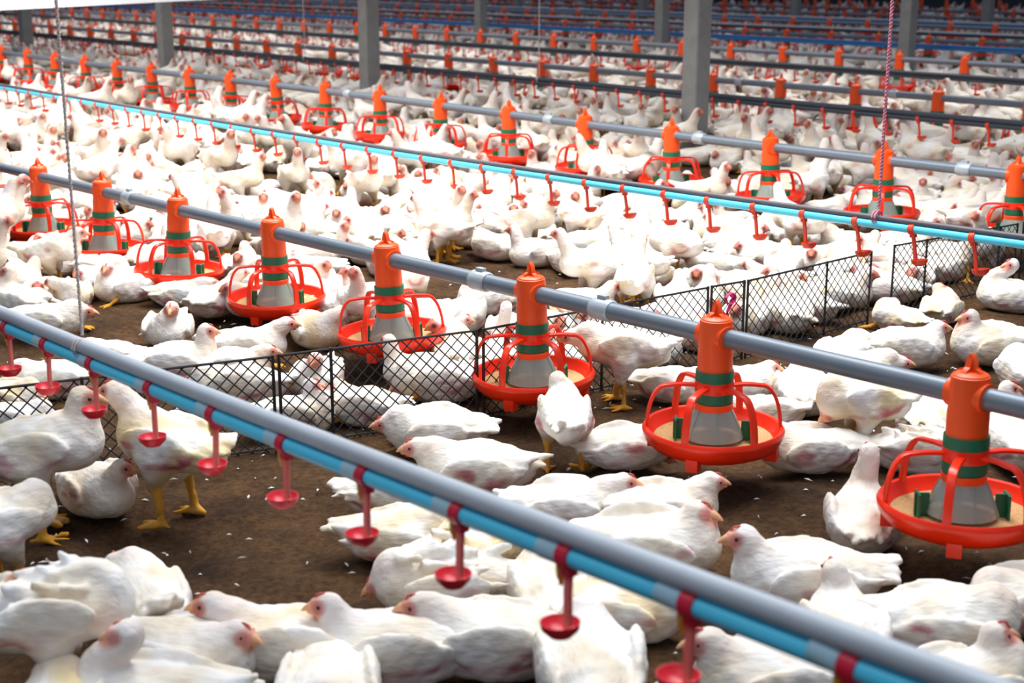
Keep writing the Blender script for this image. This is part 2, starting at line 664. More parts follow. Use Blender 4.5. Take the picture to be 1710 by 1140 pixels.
for i in range(22):
    y = 2.62 + .675 * i
    xx, yy, zz = project((5.5, y, .2))
    if xx > 1790 or xx < -60:
        continue
    n = i if y < 3 else i
    lab = 'red pan feeder of the second line, %s counted from its near end' % ordinal(i)
    if i == 0:
        continue
    place_feeder(5.5, y, Z2(y), rng.uniform(-.6, .6), (rng.uniform(-.05, .05), rng.uniform(-.05, .05)), lab)
    FEEDERS.append((5.5, y))


def simple_feeder_mesh(n, name):
    """one feeder as a single mesh for the distant rows"""
    b = MB()
    zr = -.232
    b.lathe([(.001, zr - .06), (.118, zr - .056), (.165, zr - .02), (.174, zr), (.163, zr + .004), (.14, zr - .026), (.001, zr - .03)], n, 0)
    for k in range(6):
        a = k * math.pi / 3 + .2
        pts = [(r * math.cos(a), r * math.sin(a), z) for r, z in ((.04, zr + .107), (.118, zr + .107), (.15, zr + .07), (.164, zr))]
        b.tube(pts, .008, 4, 0, caps=False)
    b.lathe([(.048, zr + .09), (.049, zr + .12)], n, 0)
    b.lathe([(.043, -.09), (.043, -.02), (.040, .04), (.02, .05), (.012, .062), (.004, .088), (.0005, .088)], n, 1)
    b.lathe([(.046, -.115), (.047, -.088)], n, 2)
    b.lathe([(.044, -.185), (.046, -.14)], n, 2)
    b.lathe([(.073, zr - .022), (.056, -.205), (.045, -.182)], n, 3)
    return b.mesh(name, [M['red'], M['orange'], M['green'], M['hopper']])


SF = simple_feeder_mesh(12, 'pan_feeder_distant')
stuff_feeders = []
for k, (x, zf) in enumerate(ROWS[2:], 2):
    cnt = 0
    for i in range(90):
        y = (4.97 if k == 2 else 6.57 if k == 3 else 8.27 if k == 4 else 9.4) + .675 * i
        px, py, _z = project((x, y, .3))
        if px > 1720 or px < -15:
            continue
        cnt += 1
        if k <= 4 and y < 21:
            o = link('pan_feeder', SF)
            o.location = (x, y, zf(y))
            o.rotation_euler = (0, 0, rng.uniform(0, 1))
            tag(o, 'small distant red pan feeder of the %s line, %s counted from its near end' % (row_words[k], ordinal(cnt)), 'feeder', FEED_GROUP)
            FEEDERS.append((x, y))
        elif y < 50:
            stuff_feeders.append((x, y, zf(y)))
sv, sf, smi = [], [], []
me = simple_feeder_mesh(7, 'tmp')
bv = np.array([v.co[:] for v in me.vertices])
bq = [tuple(p.vertices) for p in me.polygons]
bmi = [p.material_index for p in me.polygons]
b = MB()
for x, y, z in stuff_feeders:
    b.add(bv + np.array([x, y, z]), bq)
    b.mi[-len(bq):] = bmi
o = b.build('far_feeder_row', [M['red'], M['orange'], M['green'], M['hopper']])
tag(o, 'rows of tiny red pan feeders far back before the dark wall', 'feeders', None, 'stuff')
bpy.data.meshes.remove(me)


# ------------------------------------------------------------------ drinker lines
def cup_meshes(side, arm_mat, cup_mat, n=20):
    """drip cup hanging under a water pipe; side = +1 / -1 along y"""
    P = {}
    b = MB()
    b.tube([(0, 0, -.022), (0, side * .003, -.05), (0, side * .004, -.08), (0, side * .004, -.108)], .0055, 8, flat=(.014, .008), up=(1, 0, 0))
    b.tube([(0, side * .004, -.104), (0, -side * .006, -.106)], .006, 8)
    c = (0, side * .020, -.108)
    b.lathe([(.001, -.006), (.014, -.006), (.023, .002), (.0265, .008), (.028, .008), (.026, -.002), (.016, -.012), (.001, -.012)], n, 1, c)
    P['drip_cup'] = b.mesh('drip_cup', [arm_mat, cup_mat])
    b = MB()
    b.tube([(0, -.011, 0), (0, -.0105, 0), (0, .0105, 0), (0, .011, 0)], [.015, .0185, .0185, .015], 16)
    b.box((0, 0, -.02), (.016, .018, .014))
    b.box((0, 0, .018), (.012, .018, .012))
    P['clip'] = b.mesh('clip', [M['crimson'] if cup_mat == M['cupred'] else M['cuporange']])
    b = MB()
    b.lathe([(.001, -.046), (.003, -.046), (.004, -.038), (.006, -.036), (.007, -.022), (.006, -.010)], 10, 0, (0, side * .017, 0))
    P['nipple'] = b.mesh('nipple', [M['nipple']])
    b = MB()
    b.tube([(0, side * .012, 0), (0, side * .013, 0), (0, side * .052, 0), (0, side * .053, 0)], [.0145, .0165, .0165, .0145], 16)
    P['saddle'] = b.mesh('saddle', [M['saddle']])
    return P


CUPS = []


def drinker(x, zf, y0, y1, cups, side, label, pipe_mat, rail_mat, arm, cup, detail=2, rail_up=.031, lean=0.0, rail_r=.0155):
    root = empty('drinker_line', (x, 0, 0))
    tag(root, label, 'drinker line', 'drinker lines between the feeder rows')
    ys = np.linspace(y0, y1, 60)
    b = MB()
    b.tube([(0, y, zf(y)) for y in ys], .0145, 14)
    b.build('water_pipe', pipe_mat, root)
    b = MB()
    b.tube([(0, y, zf(y) + rail_up) for y in ys], rail_r, 14)
    b.build('support_rail', rail_mat, root)
    if detail == 0:
        bb = MB()
        m0 = cup_meshes(side, arm, cup, 8)
        vv = np.array([v.co[:] for v in m0['drip_cup'].vertices])
        q = [tuple(p.vertices) for p in m0['drip_cup'].polygons]
        for y in cups:
            bb.add(vv + np.array([0, y, zf(y)]), q)
        o = bb.build('drip_cup', [cup], root)
        o['kind'] = 'stuff'
        return root
    P = cup_meshes(side, arm, cup)
    for y in cups[:100]:
        c = link('drip_cup', P['drip_cup'], None, root)
        c.location = (0, y, zf(y))
        c.rotation_euler = (lean + rng.uniform(-.04, .04), 0, 0)
        CUPS.append((x, y))
        if detail == 2:
            for k in ('clip', 'nipple', 'saddle'):
                link(k, P[k], None, c)
        else:
            link('clip', P['clip'], None, c)
    return root


ZD1 = poly_z((.00521, -.06094, .5671), 0, 4.6)
ZD2 = poly_z((.00225, -.0328, .4821), 0, 7.3)
cy1 = [at_row(px, py, 1.183)[1] for px, py in ((80, 575), (157, 605), (255, 645), (360, 690), (478, 740), (612, 795), (770, 860), (950, 930), (1157, 1010), (1425, 1110))]
cy1 = [3.29, 3.55, 3.8] + cy1
drinker(1.183, ZD1, .3, 6, cy1, 1, 'nearest drinker line, bright blue water pipe under a thick grey rail with hanging red cups', M['blue'], M['rail'],
        M['pinkred'], M['cupred'], 2)
cy2 = [2.075 + .2275 * k for k in range(60)]
drinker(4.0, ZD2, .8, 34, cy2, -1, 'second drinker line, thin blue water pipe with a long row of orange cups', M['blue'], M['dark_rail'], M['cuporange'], M['cuporange'], 1, .023, -.12, .009)
cy3 = [3.6 + .23 * k for k in range(80)]
drinker(7.2, lambda y: .385, 2, 45, cy3, -1, 'dark drinker pipe with hanging red cups behind the second feeder line', M['black_pipe'], M['black_pipe'], M['cuporange'], M['cuporange'], 1, .028, -.08)
drinker(10.25, lambda y: .36, 3, 50, [5.2 + .23 * k for k in range(110)], -1, 'dark drinker pipe with tiny red cups behind the third feeder line', M['black_pipe'], M['black_pipe'],
        M['cuporange'], M['cuporange'], 0, .028)
drinker(13.0, lambda y: .42, 4, 55, [6.8 + .23 * k for k in range(110)], -1, 'far blue drinker pipe behind the fourth feeder line', M['blue_dark'], M['blue_dark'], M['cuporange'], M['cuporange'], 0, .028)
drinker(15.6, lambda y: .42, 5, 60, [8.4 + .23 * k for k in range(120)], -1, 'far dark drinker pipe behind the fifth feeder line', M['black_pipe'], M['rail'], M['cuporange'], M['cuporange'], 0, .028)
drinker(18.6, lambda y: .42, 6, 60, [10 + .23 * k for k in range(120)], -1, 'farthest blue drinker pipe, a thin line before the dark wall', M['blue_dark'], M['rail'], M['cuporange'], M['cuporange'], 0, .028)


# cords that carry the lines
def cord(p, top, m, label, r=.003):
    b = MB()
    n = 420
    for ph in (0, math.pi):
        b.tube([(p[0] + r * .5 * math.cos(ph + z * 260), p[1] + r * .5 * math.sin(ph + z * 260), p[2] + (top - p[2]) * k / n)
                for k, z in ((k, (top - p[2]) * k / n) for k in range(n + 1))], r * .75, 6)
    for dz in (.0, .012):
        b.tube([(p[0] + .02 * math.cos(a), p[1] + dz, p[2] - .03 + .02 * math.sin(a)) for a in np.linspace(0, 6.28, 13)], r * .7, 5)
    o = b.build('hanging_cord', m)
    tag(o, label, 'cord')


q = at_row(138, 568, 1.183)
cord((q[0], q[1], ZD1(q[1]) + .055), 3.1, M['cord'], 'pale cord hanging down to the nearest drinker line beside a red cup', .0035)
q = at_row(1466, 372, 4.0)
cord((q[0], q[1], ZD2(q[1]) + .055), 3.1, M['cord_pink'], 'pink twisted cord holding up the second drinker line', .0055)
q = at_row(900, 128, 7.2)
cord((q[0], q[1], .385 + .055), 3.1, M['cord'], 'thin pale cord holding up the dark drinker pipe between two posts', .004)
q = at_row(509, 85, 7.2)
cord((q[0], q[1], .385 + .055), 3.1, M['cord'], 'thin pale cord on the dark drinker pipe, close to the narrower post', .004)


# ------------------------------------------------------------------ wire panels
def wire_panel(base_px, labels, height=.262, posts=(), cell=.038):
    a = at_height(*base_px[0], 0)
    c = at_height(*base_px[1], 0)
    L = float(np.linalg.norm(c - a))
    ang = math.atan2(c[1] - a[1], c[0] - a[0])
    root = empty('wire_mesh_panel', (a[0], a[1], 0), ang)
    tag(root, labels, 'fence', 'low black wire mesh panels')
    h = height
    b = MB()
    b.tube([(0, 0, h), (L, 0, h)], .0035, 6)
    b.tube([(0, 0, .012), (L, 0, .012)], .003, 6)
    b.build('edge_wire', M['wire'], root)
    for s in [0.0, L] + [p * L for p in posts]:
        p = MB()
        p.tube([(s, 0, -.02), (s, 0, h + .004)], .0045, 6)
        p.build('post', M['wire'], root)
    b = MB()
    w = .0019
    n = int((L + h) / cell) + 1
    for k in range(n):
        u = k * cell
        for sgn in (1, -1):
            # line x = u - z (or mirrored), z from 0..h clipped to 0..L
            z0, z1 = max(0.0, u - L), min(h, u)
            if z1 - z0 < .004:
                continue
            p0, p1 = (u - z0, z0), (u - z1, z1)
            if sgn < 0:
                p0, p1 = (L - p0[0], z0), (L - p1[0], z1)
            y = .0012 * sgn
            b.tube([(p0[0], y, p0[1]), (p1[0], y, p1[1])], w, 4, caps=False)
    b.build('netting', M['wire'], root)
    return root


wire_panel([(-200, 850), (462, 754)], 'low black wire mesh panel behind the nearest drinker line, hens showing through', posts=(.5,))
wire_panel([(472, 752), (797, 701)], 'low black wire mesh panel on bare soil with three hens behind it', posts=(.25,))
wire_panel([(808, 699), (1178, 613)], 'low black wire mesh panel running behind the feeder with two standing hens', posts=(.5,))
wire_panel([(1184, 611), (1238, 600)], 'short black wire mesh piece with a pink ribbon tied on')
wire_panel([(1244, 599), (1448, 540)], 'low black wire mesh panel between the pink ribbon and the gap', posts=(.62,))
wire_panel([(1486, 527), (1690, 482)], 'low black wire mesh panel under the last cups of the second drinker line', posts=(.25, .85))
wire_panel([(1700, 480), (1850, 450)], 'low black wire mesh panel running out of view past the second drinker line', posts=(.5,))

FENCE = np.array([at_height(px, py, 0)[:2] for px, py in ((-200, 850), (462, 754), (797, 701), (1178, 613), (1240, 600), (1448, 540), (1486, 527), (1690, 482), (1850, 450))])
b = MB()
q = at_height(1212, 605, 0)
pts = [(q[0] + .012 * math.sin(t * 9), q[1] - .008, .235 - .13 * t) for t in np.linspace(0, 1, 16)]
b.tube(pts, .004, 6, flat=(.014, .003))
b.tube([(q[0] + .022 * math.cos(a), q[1] - .010, .215 + .018 * math.sin(a)) for a in np.linspace(0, 6.28, 12)], .004, 6, flat=(.013, .004))
o = b.build('ribbon', M['ribbon'])
tag(o, 'bright pink ribbon tied to the wire mesh', 'ribbon')


# ------------------------------------------------------------------ chickens: one continuous body surface each
def d_ell(p, c, r, rot=None):
    q = p - np.asarray(c, np.float32)
    if rot is not None:
        q = q @ np.asarray(rot, np.float32)
    r = np.asarray(r, np.float32)
    k0 = np.sqrt(((q / r) ** 2).sum(-1)) + 1e-6
    k1 = np.sqrt(((q / (r * r)) ** 2).sum(-1)) + 1e-6
    return k0 * (k0 - 1) / k1


def d_cone(p, a, b, ra, rb, squash=None):
    a = np.asarray(a, np.float32)
    b = np.asarray(b, np.float32)
    pa, ba = p - a, b - a
    h = np.clip((pa @ ba) / float(ba @ ba + 1e-9), 0, 1)
    dv = pa - h[..., None] * ba
    if squash is not None:
        dv = dv * np.asarray(squash, np.float32)
    return np.sqrt((dv * dv).sum(-1)) - (ra + (rb - ra) * h)


def smin(a, b, k):
    h = np.clip(.5 + .5 * (b - a) / k, 0, 1)
    return b + (a - b) * h - k * h * (1 - h)


def rot_y(deg):
    a = math.radians(deg)
    c, s = math.cos(a), math.sin(a)
    return np.array([[c, 0, s], [0, 1, 0], [-s, 0, c]])


def rot_z(deg):
    a = math.radians(deg)
    c, s = math.cos(a), math.sin(a)
    return np.array([[c, -s, 0], [s, c, 0], [0, 0, 1]])


def surface_nets(vol, o, h):
    nx, ny, nz = vol.shape
    ins = vol < 0
    cnt = np.zeros((nx - 1, ny - 1, nz - 1), np.int8)
    for i in (0, 1):
        for j in (0, 1):
            for k in (0, 1):
                cnt += ins[i:nx - 1 + i, j:ny - 1 + j, k:nz - 1 + k]
    act = (cnt > 0) & (cnt < 8)
    idx = np.full(act.shape, -1, np.int32)
    cells = np.argwhere(act)
    idx[act] = np.arange(len(cells))
    acc = np.zeros((len(cells), 3))
    num = np.zeros(len(cells))
    ci, cj, ck = cells.T
    corners = [(i, j, k) for i in (0, 1) for j in (0, 1) for k in (0, 1)]
    for a in corners:
        for ax in range(3):
            if a[ax]:
                continue
            bb = list(a)
            bb[ax] = 1
            va = vol[ci + a[0], cj + a[1], ck + a[2]]
            vb = vol[ci + bb[0], cj + bb[1], ck + bb[2]]
            m = (va < 0) != (vb < 0)
            t = np.where(m, va / np.where(m, va - vb, 1), 0)
            p = np.repeat(np.array(a, float)[None], len(cells), 0)
            p[:, ax] += t
            acc += np.where(m[:, None], p, 0)
            num += m
    v = np.asarray(o) + h * (cells + acc / num[:, None])
    quads = []
    for ax in range(3):
        sl0 = [slice(0, None)] * 3
        sl1 = [slice(0, None)] * 3
        sl0[ax] = slice(0, -1)
        sl1[ax] = slice(1, None)
        A, B = ins[tuple(sl0)], ins[tuple(sl1)]
        e = np.argwhere(A != B)
        b1, b2 = [a for a in range(3) if a != ax]
        e = e[(e[:, b1] > 0) & (e[:, b2] > 0) & (e[:, b1] < vol.shape[b1] - 1) & (e[:, b2] < vol.shape[b2] - 1)]
        d1 = np.zeros(3, int)
        d1[b1] = 1
        d2 = np.zeros(3, int)
        d2[b2] = 1
        g = lambda c: idx[c[:, 0], c[:, 1], c[:, 2]]
        q = np.stack([g(e - d1 - d2), g(e - d2), g(e), g(e - d1)], -1)
        flip = A[tuple(e.T)] ^ (ax == 1)
        q[~flip] = q[~flip][:, ::-1]
        quads.append(q)
    q = np.concatenate(quads)
    return v, q[(q >= 0).all(1)]


def sstep(x, a, b):
    t = np.clip((x - a) / (b - a), 0, 1)
    return t * t * (3 - 2 * t)


LIN = lambda *c: np.array(lin(*c)[:3])
C_WHITE, C_FACE, C_FACE2, C_NECK = LIN(240, 238, 236), (LIN(226, 158, 138)), (LIN(190, 104, 98)), LIN(226, 208, 204)
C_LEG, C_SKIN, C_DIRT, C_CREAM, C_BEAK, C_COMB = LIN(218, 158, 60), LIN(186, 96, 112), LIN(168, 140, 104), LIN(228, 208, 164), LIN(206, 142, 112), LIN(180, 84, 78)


def hen_geometry(stand, head, hdir, hpitch, seed, h, ruffle=0.0, tail=0.0, cream=0.0, pink=0.5, simple=False, squat=0.0, legs=True):
    """hen about .3 m long at the origin, facing +x. head: centre of the head; hdir: horizontal facing (x, y); hpitch: radians, down is positive"""
    r = np.random.default_rng(seed)
    zc = .188 if stand else .064 - squat
    head = np.asarray(head, float)
    hd = np.array([hdir[0] * math.cos(hpitch), hdir[1] * math.cos(hpitch), -math.sin(hpitch)])
    lo = np.array([-.25, -.135 - ruffle * .03, -.012])
    hi = np.array([.21, .135 + ruffle * .03, zc + .16 + tail * .3])
    lo = np.minimum(lo, head - .075)
    hi = np.maximum(hi, head + .075)
    lo[2] = -.012
    n = np.ceil((hi - lo) / h).astype(int) + 1
    ax = [lo[k] + h * np.arange(n[k]) for k in range(3)]
    P = np.stack(np.meshgrid(*ax, indexing='ij'), -1).astype(np.float32)
    tilt = 12 if stand else 5
    ry = rot_y(-tilt)                                 # lifts the breast
    up = math.tan(math.radians(tilt))
    z = lambda x, dz: zc + x * up + dz

    def prims(P):
        wob = 1 + .05 * r.normal(size=6)
        wid = .076 if stand else .084
        d = d_ell(P, (-.01, 0, z(0, .0)), (.124, wid * wob[0], .058 * wob[1]), ry)
        d = smin(d, d_ell(P, (.070, 0, z(.07, -.006)), (.068, .062 * wob[2], .058 * wob[3])), .025)
        d = smin(d, d_ell(P, (-.09, 0, z(-.09, .012)), (.070, .052, .046), ry), .025)
        if not stand:
            d = smin(d, d_ell(P, (-.005, 0, .034), (.105, .080, .038)), .025)
        # tail feathers, a small fan
        nt = 3 if simple else 5
        for k in range(nt):
            y = (k - (nt - 1) / 2) / max(1, (nt - 1) / 2)
            lift = .012 + .5 * tail * .12 + r.normal() * .008 - abs(y) * .014
            d = smin(d, d_cone(P, (-.10, y * .022, z(-.10, .022)), (-.188 + abs(y) * .018 + r.normal() * .008, y * .038, zc + .018 + lift),
                              .028, .009, (1, 1, 1.2)), .012)
        # wings folded along the sides
        dw = np.full(P.shape[:-1], 9.0, np.float32)
        for s in (-1, 1):
            dz = r.normal() * .006
            rz = rot_z(s * 5) @ rot_y(6 - tilt)
            wy = s * (wid - .010 + ruffle * .02)
            w_ = d_ell(P, (-.012, wy, z(-.01, .014 + dz)), (.092, .0150, .041), rz)
            dw = np.minimum(dw, w_)
            d = smin(d, w_, .008)
            if not simple:
                for k in range(3):                    # flight feathers that end beside the rump
                    x1 = -.150 + .022 * k + r.normal() * .006
                    d = smin(d, d_cone(P, (-.05, wy * .98, z(-.04, .022 - .016 * k + dz)), (x1, s * (.050 + ruffle * .03 + r.normal() * .004), z(-.12, .026 - .014 * k + dz)), .0125, .006), .008)
        if ruffle > 0:
            for k in range(int(34 * ruffle)):
                a = r.uniform(0, 6.28)
                x = r.uniform(-.11, .08)
                y = r.uniform(-.8, .8)
                p0 = np.array([x, y * .075, z(x, .062 * math.sqrt(1 - y * y))])
                p1 = p0 + np.array([-.034 + r.normal() * .01, y * .022 + r.normal() * .008, .014 + r.normal() * .007])
                d = smin(d, d_cone(P, p0, p1, .013, .0065), .009)
        # neck from the breast to the head, then the skull
        nb = np.array([.088, 0, z(.09, .030)])
        side = head - nb
        L = np.linalg.norm(side)
        m1 = nb + np.array([.022, 0, .03]) * min(1, L / .09) + side * .30
        m2 = head - hd * .018 + np.array([0, 0, -.02]) - side * .22
        pts = [nb + np.array([-.03, 0, -.02])]
        for t in np.linspace(0, 1, 7):
            pts.append((1 - t) ** 3 * nb + 3 * (1 - t) ** 2 * t * m1 + 3 * (1 - t) * t * t * m2 + t ** 3 * (head - hd * .006))
        rad = np.array([.044, .036, .030, .0265, .0245, .0235, .023, .0225])
        dn = None
        for k in range(len(pts) - 1):
            c = d_cone(P, pts[k], pts[k + 1], rad[k], rad[k + 1])
            dn = c if dn is None else smin(dn, c, .012)
        d = smin(d, dn, .020)
        d = smin(d, d_cone(P, head - hd * .006, head + hd * .014, .0240, .0178), .008)
        lat = np.cross(hd, [0, 0, 1.0])
        lat /= np.linalg.norm(lat) + 1e-6
        for s in (-1, 1):
            d = smin(d, d_ell(P, head + hd * .012 + lat * s * .010 + np.array([0, 0, -.008]), (.011, .010, .012)), .006)
        dbeak = d_cone(P, head + hd * .024 + np.array([0, 0, .001]), head + hd * .046 + np.array([0, 0, -.009]), .0105, .003)
        if simple:
            d = smin(d, dbeak, .005)
        dleg = np.full(P.shape[:-1], 9.0, np.float32)
        if stand and legs:
            for s in (-1, 1):
                st = r.normal() * .018
                d = smin(d, d_cone(P, (-.005, s * .048, zc - .03), (.012 + st * .3, s * .052, .098), .046, .017), .02)
                foot = np.array([.010 + st, s * .055, .010])
                leg = d_cone(P, (.004 + st * .3, s * .053, .100), foot, .0105, .0085)
                for a in (-38, 0, 38, 180):
                    ln = .052 if a != 180 else .026
                    e = foot + np.array([ln * math.cos(math.radians(a)), ln * math.sin(math.radians(a)), -.005])
                    leg = smin(leg, d_cone(P, foot, e, .0085, .005), .004)
                dleg = np.minimum(dleg, leg)
            d = smin(d, dleg, .006)
        elif not stand and legs and not simple and r.random() < .4:
            s = 1 if r.random() < .5 else -1
            foot = np.array([.10, s * .085, .010])
            leg = d_cone(P, (.06, s * .07, .03), foot, .011, .0085)
            for a in (-30, 5, 40):
                e = foot + np.array([.04 * math.cos(math.radians(a)), .04 * math.sin(math.radians(a)), -.004])
                leg = smin(leg, d_cone(P, foot, e, .0085, .005), .004)
            dleg = np.minimum(dleg, leg)
            d = smin(d, dleg, .005)
        return d, dn, dleg, dbeak, lat, dw

    st0 = r.bit_generator.state
    d, *_ = prims(P)
    ph = r.uniform(0, 6.28, 8)
    if not simple:
        x, y, zz = P[..., 0], P[..., 1], P[..., 2]
        bodymask = np.clip(.16 - x, 0, .06) / .06
        d = d + bodymask * (.0016 * np.sin(62 * x + 18 * y + ph[0]) * np.sin(88 * y + ph[1]) + .0013 * np.sin(150 * x + 30 * zz + ph[2]) * np.sin(120 * zz + 40 * y + ph[3])
                            + .0022 * np.sin(34 * x + ph[4]) * np.sin(40 * zz + 25 * y + ph[5]))
    if not stand:
        d = np.maximum(d, -(P[..., 2] + .004))
    v, q = surface_nets(d.astype(np.float64), lo, h)
    r.bit_generator.state = st0
    _, dn, dleg, dbeak, lat, dw = prims(v.astype(np.float32))
    # plumage colours
    c = np.repeat(C_WHITE[None], len(v), 0)

    def mixc(c, col, w):
        w = np.clip(w, 0, 1)[:, None]
        return c * (1 - w) + col * w
    x, y, zz = v.T
    nz = .5 + .25 * (np.sin(38 * x + ph[0] * 3) * np.sin(44 * y + ph[1] * 2) + np.sin(29 * zz + 21 * x + ph[2]) * np.sin(33 * y + ph[3]))
    c = mixc(c, C_CREAM, max(cream, .3) * sstep(nz, .25, .75))
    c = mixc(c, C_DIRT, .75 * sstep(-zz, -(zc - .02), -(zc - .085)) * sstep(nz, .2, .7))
    # bare pink skin along the lower wing edge and the flank
    for k in range(3):
        s = 1 if (k + seed) % 2 else -1
        pc = np.array([r.uniform(-.10, .06), s * .09, zc + r.uniform(-.035, .02)])
        e = np.sqrt((((v - pc) / np.array([r.uniform(.02, .05), .045, r.uniform(.008, .02)])) ** 2).sum(1))
        c = mixc(c, C_SKIN, min(1, pink * 1.5) * sstep(e, 1.1, .5) * (.4 + .6 * nz))
    c = mixc(c, C_SKIN, (.55 + pink * .6) * sstep(dw, .0, .005) * sstep(-dw, -.017, -.008) * sstep(-zz, -(zc + .012), -(zc - .012)) * sstep(-x, -.02, .06) * sstep(nz, .2, .6))
    c = mixc(c, C_NECK, .55 * sstep(dn, .012, -.004) * sstep(x * 0 + np.linalg.norm(v - head, axis=1), .13, .06))
    fc = head + hd * .020
    ef = np.linalg.norm((v - fc) - np.array([0, 0, -.003]), axis=1)
    c = mixc(c, LIN(190, 112, 102) if simple else C_FACE, .95 * sstep(ef, .038 if simple else .031, .019))
    for s in (-1, 1):
        pe = head + hd * .013 + lat * s * .019 + np.array([0, 0, .004])
        ee = np.linalg.norm(v - pe, axis=1)
        c = mixc(c, C_FACE2, .75 * sstep(ee, .019, .009))
        if simple:
            c = mixc(c, LIN(60, 28, 26), .85 * sstep(ee, .0105, .005))
    if simple:
        c = mixc(c, C_BEAK, sstep(dbeak, .004, .0))
        ec = np.linalg.norm(v - (head + hd * .014 + np.array([0, 0, .024])), axis=1)
        c = mixc(c, C_COMB, .8 * sstep(ec, .016, .008))
    c = mixc(c, C_LEG * (.85 + .3 * nz[:, None]), sstep(dleg, .006, .001))
    return v, q, c, hd, lat


def face_parts(root, head, hd, lat, s, red=False):
    """beak, comb and the two eyes of a hen seen close"""
    h = Vector(head)
    f = Vector(hd)
    l = Vector(lat)
    u = l.cross(f).normalized()
    if u.z < 0:
        u = -u
    b = MB()
    pr = ((.020, .0115), (.028, .0095), (.036, .0065), (.043, .0035), (.047, .001))
    b.tube([h + f * a + u * (.002 - (a - .02) ** 2 * 9) for a, _r in pr], [q for _a, q in pr], 12)
    b.tube([h + f * .020 - u * .007, h + f * .030 - u * .009, h + f * .037 - u * .0095], [.009, .006, .0015], 10)
    b.build('beak', M['beak'], root)
    b = MB()
    k = 1.5 if red else 1.0
    top = [(-.004, .0200, .0015), (.002, .0235, .0024), (.008, .0218 + .002 * k, .0026), (.014, .0195 + .003 * k, .0024), (.019, .0160, .002), (.024, .0105, .002)]
    b.tube([h + f * a + u * (q) for a, q, _r in top], [w * k for _a, _q, w in top], 8)
    b.tube([h + f * .022 - u * .010, h + f * .022 - u * .017 * k, h + f * .020 - u * .021 * k], [.004, .005 * k, .002], 8)
    b.build('comb', M['comb'], root)
    for sg in (-1, 1):
        b = MB()
        p = h + f * .0125 + l * sg * .0180 + u * .0045
        b.lathe([(.0003, .0042), (.0024, .0034), (.0038, .0015), (.0042, 0), (.0038, -.0015), (.0024, -.0034), (.0003, -.0042)], 10, 0, p)
        b.build('eye', M['eye'], root)


